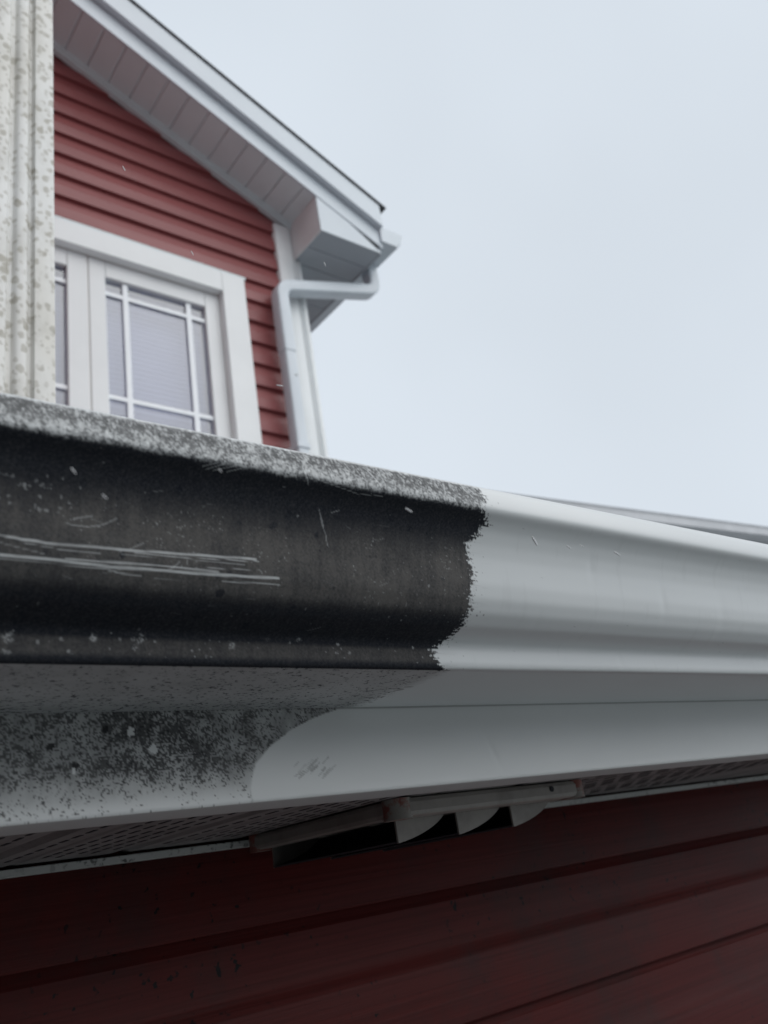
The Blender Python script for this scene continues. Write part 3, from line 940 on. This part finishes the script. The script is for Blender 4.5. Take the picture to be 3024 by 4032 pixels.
box('side_wall', XC - 0.10, XC - 0.021, YS + 0.101, D + 3.2, gz0, EZ - 0.002, M['siding_far'], gab)

# window
win = empty('window', (0.381 * D, D, 0.75 * D), gab)
TF = D - 0.030                    # face of the casing


def wbox(name, xa, xb, za, zb, y0, y1, m, bevel=0.0015, par=win):
    return box(name, xa, xb, y0, y1, za, zb, m, par, bevel)


tx0, tx1, tz1 = 0.1085 * TF, 0.6535 * TF, 0.952 * TF
ix0, ix1, iz1 = 0.150 * TF, 0.6100 * TF, 0.9125 * TF
tz0, iz0 = 0.546 * TF, 0.588 * TF
wbox('casing', ix1, tx1, tz0, tz1, TF, D + 0.0125, M['trim'], 0.003)
wbox('casing', tx0, ix0, tz0, tz1, TF, D + 0.0125, M['trim'], 0.003)
wbox('casing', ix0 + .0002, ix1 - .0002, iz1, tz1 - .0005, TF + .0004, D + 0.0125, M['trim'], 0.003)
wbox('casing', ix0 + .0002, ix1 - .0002, tz0, iz0, TF + .0004, D + 0.0125, M['trim'], 0.003)
wbox('head_flashing', tx0 - .01, tx1 + .012, tz1 + 0.001, tz1 + 0.013, TF + 0.004, D + 0.012, M['soffit_far'], 0.001)
FF = D + 0.012                    # face of the inner frame
jm = M['cream']
wbox('jamb', ix1 + .0005, ix1 + 0.02, iz0, iz1, TF + 0.006, FF + 0.08, jm)
wbox('jamb', ix0 - 0.02, ix0 - .0005, iz0, iz1, TF + 0.006, FF + 0.08, jm)
wbox('head', ix0, ix1, iz1 + .0005, iz1 + 0.02, TF + 0.006, FF + 0.08, jm)
wbox('sill', ix0, ix1, iz0 - 0.02, iz0 - .0005, TF + 0.006, FF + 0.08, jm)
GY = FF + 0.022                   # glass plane
def sash(ga, gb, xa, xb):
    gt, gb_ = 0.869 * FF, 0.628 * FF
    s_o = win
    a, c = ga * FF, gb * FF
    # outer stepped members
    for nm, X0, X1, Z0, Z1 in (('stile', xa, a, iz0 + .001, iz1 - .001), ('stile', c, xb, iz0 + .001, iz1 - .001), ('rail', a + .0003, c - .0003, gt, iz1 - .0012), ('rail', a + .0003, c - .0003, iz0 + .0012, gb_)):
        wbox(nm, X0, X1, Z0, Z1, FF, FF + 0.05, M['trim'], 0.004, s_o)
    wbox('pane', a - .004, c + .004, gb_ - .004, gt + .004, GY, GY + 0.004, M['glass'], 0, s_o)
    return a, c, gb_, gt, s_o
for ga, gb, xa, xb, mv in ((0.4108, 0.5742, 0.3855 * FF, ix1 - .0005, (0.4408, 0.5440)), (0.1885, 0.3540, ix0 + .0005, 0.3835 * FF, (0.2180, 0.3240))):
    a, c, zb_, zt_, s_o = sash(ga, gb, xa, xb)
    my = GY - 0.010
    for t in mv:
        wbox('muntin', t * my - 0.0125, t * my + 0.0125, zb_, zt_, my, my + 0.008, M['muntin'], 0.003, s_o)
    for t in (0.8395, 0.6620):
        wbox('muntin', a, c, t * my - 0.0105, t * my + 0.0105, my + 0.0005, my + 0.0075, M['muntin'], 0.003, s_o)
    # closed blind: joined slats
    sv, sf = [], []
    zz = zb_ - 0.03
    while zz < zt_ + 0.02:
        n0 = len(sv)
        yb_ = GY + 0.050
        sv += [(a - .02, yb_, zz), (c + .02, yb_, zz), (c + .02, yb_ + 0.004, zz + 0.0275), (a - .02, yb_ + 0.004, zz + 0.0275),
               (a - .02, yb_ + .0012, zz), (c + .02, yb_ + .0012, zz), (c + .02, yb_ + 0.0052, zz + 0.0275), (a - .02, yb_ + 0.0052, zz + 0.0275)]
        sf += [(n0, n0 + 1, n0 + 2, n0 + 3), (n0 + 7, n0 + 6, n0 + 5, n0 + 4), (n0, n0 + 4, n0 + 5, n0 + 1), (n0 + 2, n0 + 6, n0 + 7, n0 + 3)]
        zz += 0.0235
    bl = mobj('blind', sv, sf, M['blind'], s_o)
    bl['kind'] = 'stuff'
mxc = wbox('mullion', 0.3838 * FF, 0.3852 * FF, iz0 + .001, iz1 - .001, FF + 0.006, FF + 0.05, jm, 0)
box('room_back', ix0 - .3, ix1 + .3, D + 0.45, D + 0.46, 1.2, 3.0, M['sheath'], win)


def flatten(root):
    """all builders above use world coordinates: undo the parents' own offsets"""
    bpy.context.view_layer.update()
    def rec(o):
        for c in o.children:
            rec(c)
            if c.type == 'EMPTY':
                continue
            c.matrix_parent_inverse = o.matrix_world.inverted()
    # empties were placed by absolute location: give them the inverse of their parent first
    def emp(o):
        for c in o.children:
            if c.type == 'EMPTY':
                c.matrix_parent_inverse = o.matrix_world.inverted()
                bpy.context.view_layer.update()
            emp(c)
    emp(root)
    bpy.context.view_layer.update()
    rec(root)


flatten(gab)

# ------------------------------------------------------------------ gable house gutter and downspout
g2 = tag(empty('rain_gutter', (BXF, D, 1.067 * D)), 'short white gutter end jutting from the gable house eave', 'gutter')
GZ2 = 1.055 * D
gx0 = BXF + 0.0125
W2, H2 = 0.150, 0.095
o2 = [(0, H2), (0, 0), (W2 - 0.045, 0), (W2 - 0.045, 0.014), (W2 - 0.038, 0.020), (W2 - 0.022, 0.030), (W2 - 0.016, 0.045), (W2 - 0.013, 0.060), (W2 - 0.004, 0.074), (W2, 0.080), (W2, H2), (W2 - 0.008, H2), (W2 - 0.008, 0.083)]
i2 = [(W2 - 0.011, 0.078), (W2 - 0.016, 0.062), (W2 - 0.019, 0.046), (W2 - 0.025, 0.033), (W2 - 0.041, 0.023), (W2 - 0.048, 0.016), (W2 - 0.048, 0.003), (0.003, 0.003), (0.003, H2)]
prof = [(gx0 + a, GZ2 + c) for a, c in o2 + i2]
prism_y('trough', prof, KY - 0.012, D + 3.2, M['fascia_far'], g2, smooth=True, smooth_angle=30)
prism_y('end_cap', [(gx0 + a, GZ2 + c) for a, c in o2[:11]], KY - 0.0135, KY - 0.0122, M['fascia_far'], g2)
under(g2)

ds = tag(empty('downspout', (0.72 * D, 0.965 * D, gz0)), 'white downspout elbowing from the eave down the house corner', 'downspout')


def rect_sweep(name, path, w, dpt, upv, m, parent, r=0.012):
    """rounded-rectangle tube along a path of points; w is measured across 'side', dpt along the other axis"""
    P = [Vector(p) for p in path]
    ring = []
    for cx, cy, a0 in ((w / 2 - r, dpt / 2 - r, 0), (-w / 2 + r, dpt / 2 - r, 90), (-w / 2 + r, -dpt / 2 + r, 180), (w / 2 - r, -dpt / 2 + r, 270)):
        for q in range(4):
            t = math.radians(a0 + q * 30)
            ring.append((cx + r * math.cos(t), cy + r * math.sin(t)))
    V, F = [], []
    n = len(ring)
    for i, p in enumerate(P):
        t = (P[min(i + 1, len(P) - 1)] - P[max(i - 1, 0)]).normalized()
        sy = Vector(upv)
        sx = sy.cross(t).normalized()
        sy = t.cross(sx).normalized()
        V += [tuple(p + sx * a + sy * c) for a, c in ring]
        if i:
            b0, b1 = (i - 1) * n, i * n
            F += [(b0 + k, b0 + (k + 1) % n, b1 + (k + 1) % n, b1 + k) for k in range(n)]
    F += [tuple(range(n))[::-1], tuple(range((len(P) - 1) * n, len(P) * n))]
    return mobj(name, V, F, m, parent, smooth=True, smooth_angle=35)


def fillet(pts, rad, n=7):
    pts = [Vector(p) for p in pts]
    out = [pts[0]]
    for a, b_, c in zip(pts[:-2], pts[1:-1], pts[2:]):
        u, w = (a - b_).normalized(), (c - b_).normalized()
        p0, p1 = b_ + u * rad, b_ + w * rad
        for i in range(n + 1):
            t = i / n
            out.append(p0 * (1 - t) ** 2 + b_ * 2 * t * (1 - t) + p1 * t ** 2)
    out.append(pts[-1])
    return out


YD = 2.680                        # centre line of the downspout in front of the corner board
XD = 1.9370
ox_, oy_ = gx0 + 0.062, 0.975 * D
pth = fillet([(ox_, oy_, GZ2 + 0.002), (ox_, oy_, 0.9975 * D), (XD, YD, 0.9325 * D), (XD, YD, 0.80 * D)], 0.058, 9)
rect_sweep('elbow', pth, 0.062, 0.070, (0, 1, 0), M['pipe'], ds, 0.010)
rect_sweep('pipe', [(XD, YD, 0.83 * D), (XD, YD, 1.45)], 0.057, 0.064, (0, 1, 0), M['pipe'], ds, 0.009)
box('strap', XD - 0.033, XD + 0.033, YD - 0.0375, D - 0.0145, 1.70, 1.725, M['pipe'], ds, 0.002)
prism_y('screw', [(XD + 0.012 + 0.005 * math.cos(i * math.pi / 5), 2.07 + 0.005 * math.sin(i * math.pi / 5)) for i in range(10)], YD - 0.0345, YD - 0.030, M['channel'], ds)
under(ds)

# ------------------------------------------------------------------ neighbouring roof glimpsed above the gutter
nb = tag(empty('neighbour_house', (14, 8, GZ)), 'hazy grey roofline of a distant house above the clean gutter', 'house')
def on_plane(x, y, dz=0.0):
    return (x, y, 0.567 * y + 0.054 * x + dz)
ya, yb = 9.0, 9.0 - 0.095 * 24
xa, xb = 6.5, 30.5
zr_ = 0.567 * ya + 0.054 * xa
M['roof_far'] = simple('grey_far_shingle', (0.42, 0.43, 0.45), (0.48, 0.49, 0.51), 3, 0.9)
M['fascia_near_far'] = simple('pale_far_fascia', (0.5, 0.51, 0.53), (0.45, 0.46, 0.48), 2, 0.6)
M['wall_far'] = simple('pale_far_siding', (0.55, 0.56, 0.58), (0.5, 0.51, 0.53), 2, 0.7)
def nvec(x, off, z):
    # offset perpendicular to the eave (away from the viewer for positive values)
    t = (x - xa) / (xb - xa)
    y = ya + (yb - ya) * t
    return (x + off * 0.095, y + off, z)


def nprism(name, prof, m, x0=xa, x1=xb):
    k = len(prof)
    V = [nvec(x0, o, zr_ + z) for o, z in prof] + [nvec(x1, o, zr_ + z) for o, z in prof]
    return mobj(name, V, [(i, (i + 1) % k, k + (i + 1) % k, k + i) for i in range(k)] + [tuple(range(k))[::-1], tuple(range(k, 2 * k))], m, nb)


nprism('roof', [(-0.02, 0.0), (3.6, 1.10), (7.26, 0.0), (7.2, -0.05), (3.6, 1.03), (0.0, -0.05)], M['roof_far'])
nprism('eave_fascia', [(0.0, -0.052), (0.05, -0.052), (0.05, -0.20), (0.0, -0.20)], M['fascia_near_far'])
nprism('soffit', [(0.052, -0.185), (0.38, -0.185), (0.38, -0.20), (0.052, -0.20)], M['wall_far'])
nprism('wall', [(0.38, -0.202), (6.9, -0.202), (6.9, GZ - zr_), (0.38, GZ - zr_)], M['wall_far'], xa + .4, xb - .4)
under(nb)

# ------------------------------------------------------------------ falling snow
fl_v, fl_f = [], []
# centre, direction of fall, length (metres)
for x, y, z, ax_, ay_, az_, L in (
        (0.2003, 0.4471, 0.4915, 0.477, 0.062, -0.877, 0.00441),
        (0.2466, 0.4412, 0.4282, 0.477, 0.062, -0.877, 0.00404),
        (0.3123, 0.3739, 0.3931, 0.443, 0.099, -0.891, 0.00391),
        (0.3479, 0.4972, 0.3737, 0.792, -0.544, -0.278, 0.00622),
        (0.2707, 0.2166, 0.1163, 0.499, 0.037, -0.866, 0.00491),
        (0.2823, 0.2090, 0.1117, 0.712, -0.270, -0.648, 0.00277),
        (0.2864, 0.2055, 0.1114, 0.712, -0.270, -0.648, 0.00256),
        (0.2985, 0.1978, 0.1062, 0.729, -0.305, -0.613, 0.00363),
        (0.0770, 0.2147, 0.1152, 0.579, -0.064, -0.813, 0.00242),
        (0.0847, 0.2123, 0.1073, 0.641, -0.151, -0.753, 0.00213),
        (0.1182, 0.2057, 0.1181, 0.641, -0.151, -0.753, 0.00185),
        (0.1898, 0.2029, 0.1135, 0.740, -0.327, -0.588, 0.00320),
        (0.2070, 0.4647, 0.3962, 0.778, -0.434, -0.455, 0.00285)):
    c_, ax = Vector((x, y, z)), Vector((ax_, ay_, az_))
    bx_ = ax.cross(Vector((0, 1, 0))).normalized()
    cx_ = ax.cross(bx_)
    n0 = len(fl_v)
    for t, w_ in ((-1, 0), (-.75, .8), (0, 1), (.75, .8), (1, 0)):
        for q in range(6):
            th = q * math.pi / 3
            fl_v.append(tuple(c_ + ax * (t * L * .5) + (bx_ * math.cos(th) + cx_ * math.sin(th)) * (w_ * L * 0.085 + 1e-6)))
    for i in range(4):
        for q in range(6):
            fl_f.append((n0 + i * 6 + q, n0 + i * 6 + (q + 1) % 6, n0 + (i + 1) * 6 + (q + 1) % 6, n0 + (i + 1) * 6 + q))
sn = mobj('falling_snow', fl_v, fl_f, M['snow'])
tag(sn, 'scattered white snowflakes falling through the air', 'snow', kind='stuff')

# ------------------------------------------------------------------ unseen buildings added out of frame to shade the eave
M['grey_siding'] = simple('grey_siding', (0.07, 0.08, 0.085), (0.055, 0.065, 0.07), 3, 0.6)
ret = tag(empty('shade_wing', (-1.0, -2.5, GZ)), 'unseen grey clad block added left of the eave to shade it', 'house wing')
rw = box('wall', -5.0, -0.92, -4.6, 0.66, GZ, 2.2, M['sheath'], ret)
cc_ = course(0.1166)
for k in range(43):
    zb = GZ + 0.05 + 0.1166 * k
    if zb > 2.1: break
    prism_y('siding_board', [(-0.92 + o_, zb + h_) for o_, h_ in cc_], -4.6, 0.66, M['grey_siding'], rw)
prism_y('roof', [(-5.3, 2.21), (-3.0, 3.3), (-0.6, 2.21), (-0.6, 2.16), (-3.0, 3.2), (-5.3, 2.16)], -4.9, 0.9, M['shingle'], ret)
under(ret)
opp = tag(empty('shade_house', (2, -8, GZ)), 'unseen brown house block added behind the camera to shade the eave', 'house')
M['brown'] = simple('brown_siding', (0.10, 0.075, 0.06), (0.085, 0.062, 0.05), 3, 0.6)
box('wall', -12, 16, -22, -14.0, GZ, 0.5, M['brown'], opp)
prism_x('roof', [(-13.5, 0.4), (-18, 2.4), (-22.5, 0.4), (-22.5, 0.51), (-18, 2.55), (-13.5, 0.51)], -12.4, 16.4, M['shingle'], opp)
for k in range(6):
    xw = -9 + 4 * k
    box('window', xw, xw + 1.2, -14.0, -13.97, -1.4, -0.1, M['trim'], opp, 0.004)
    box('window_pane', xw + .08, xw + 1.12, -13.969, -13.965, -1.32, -0.18, M['dark'], opp)
under(opp)
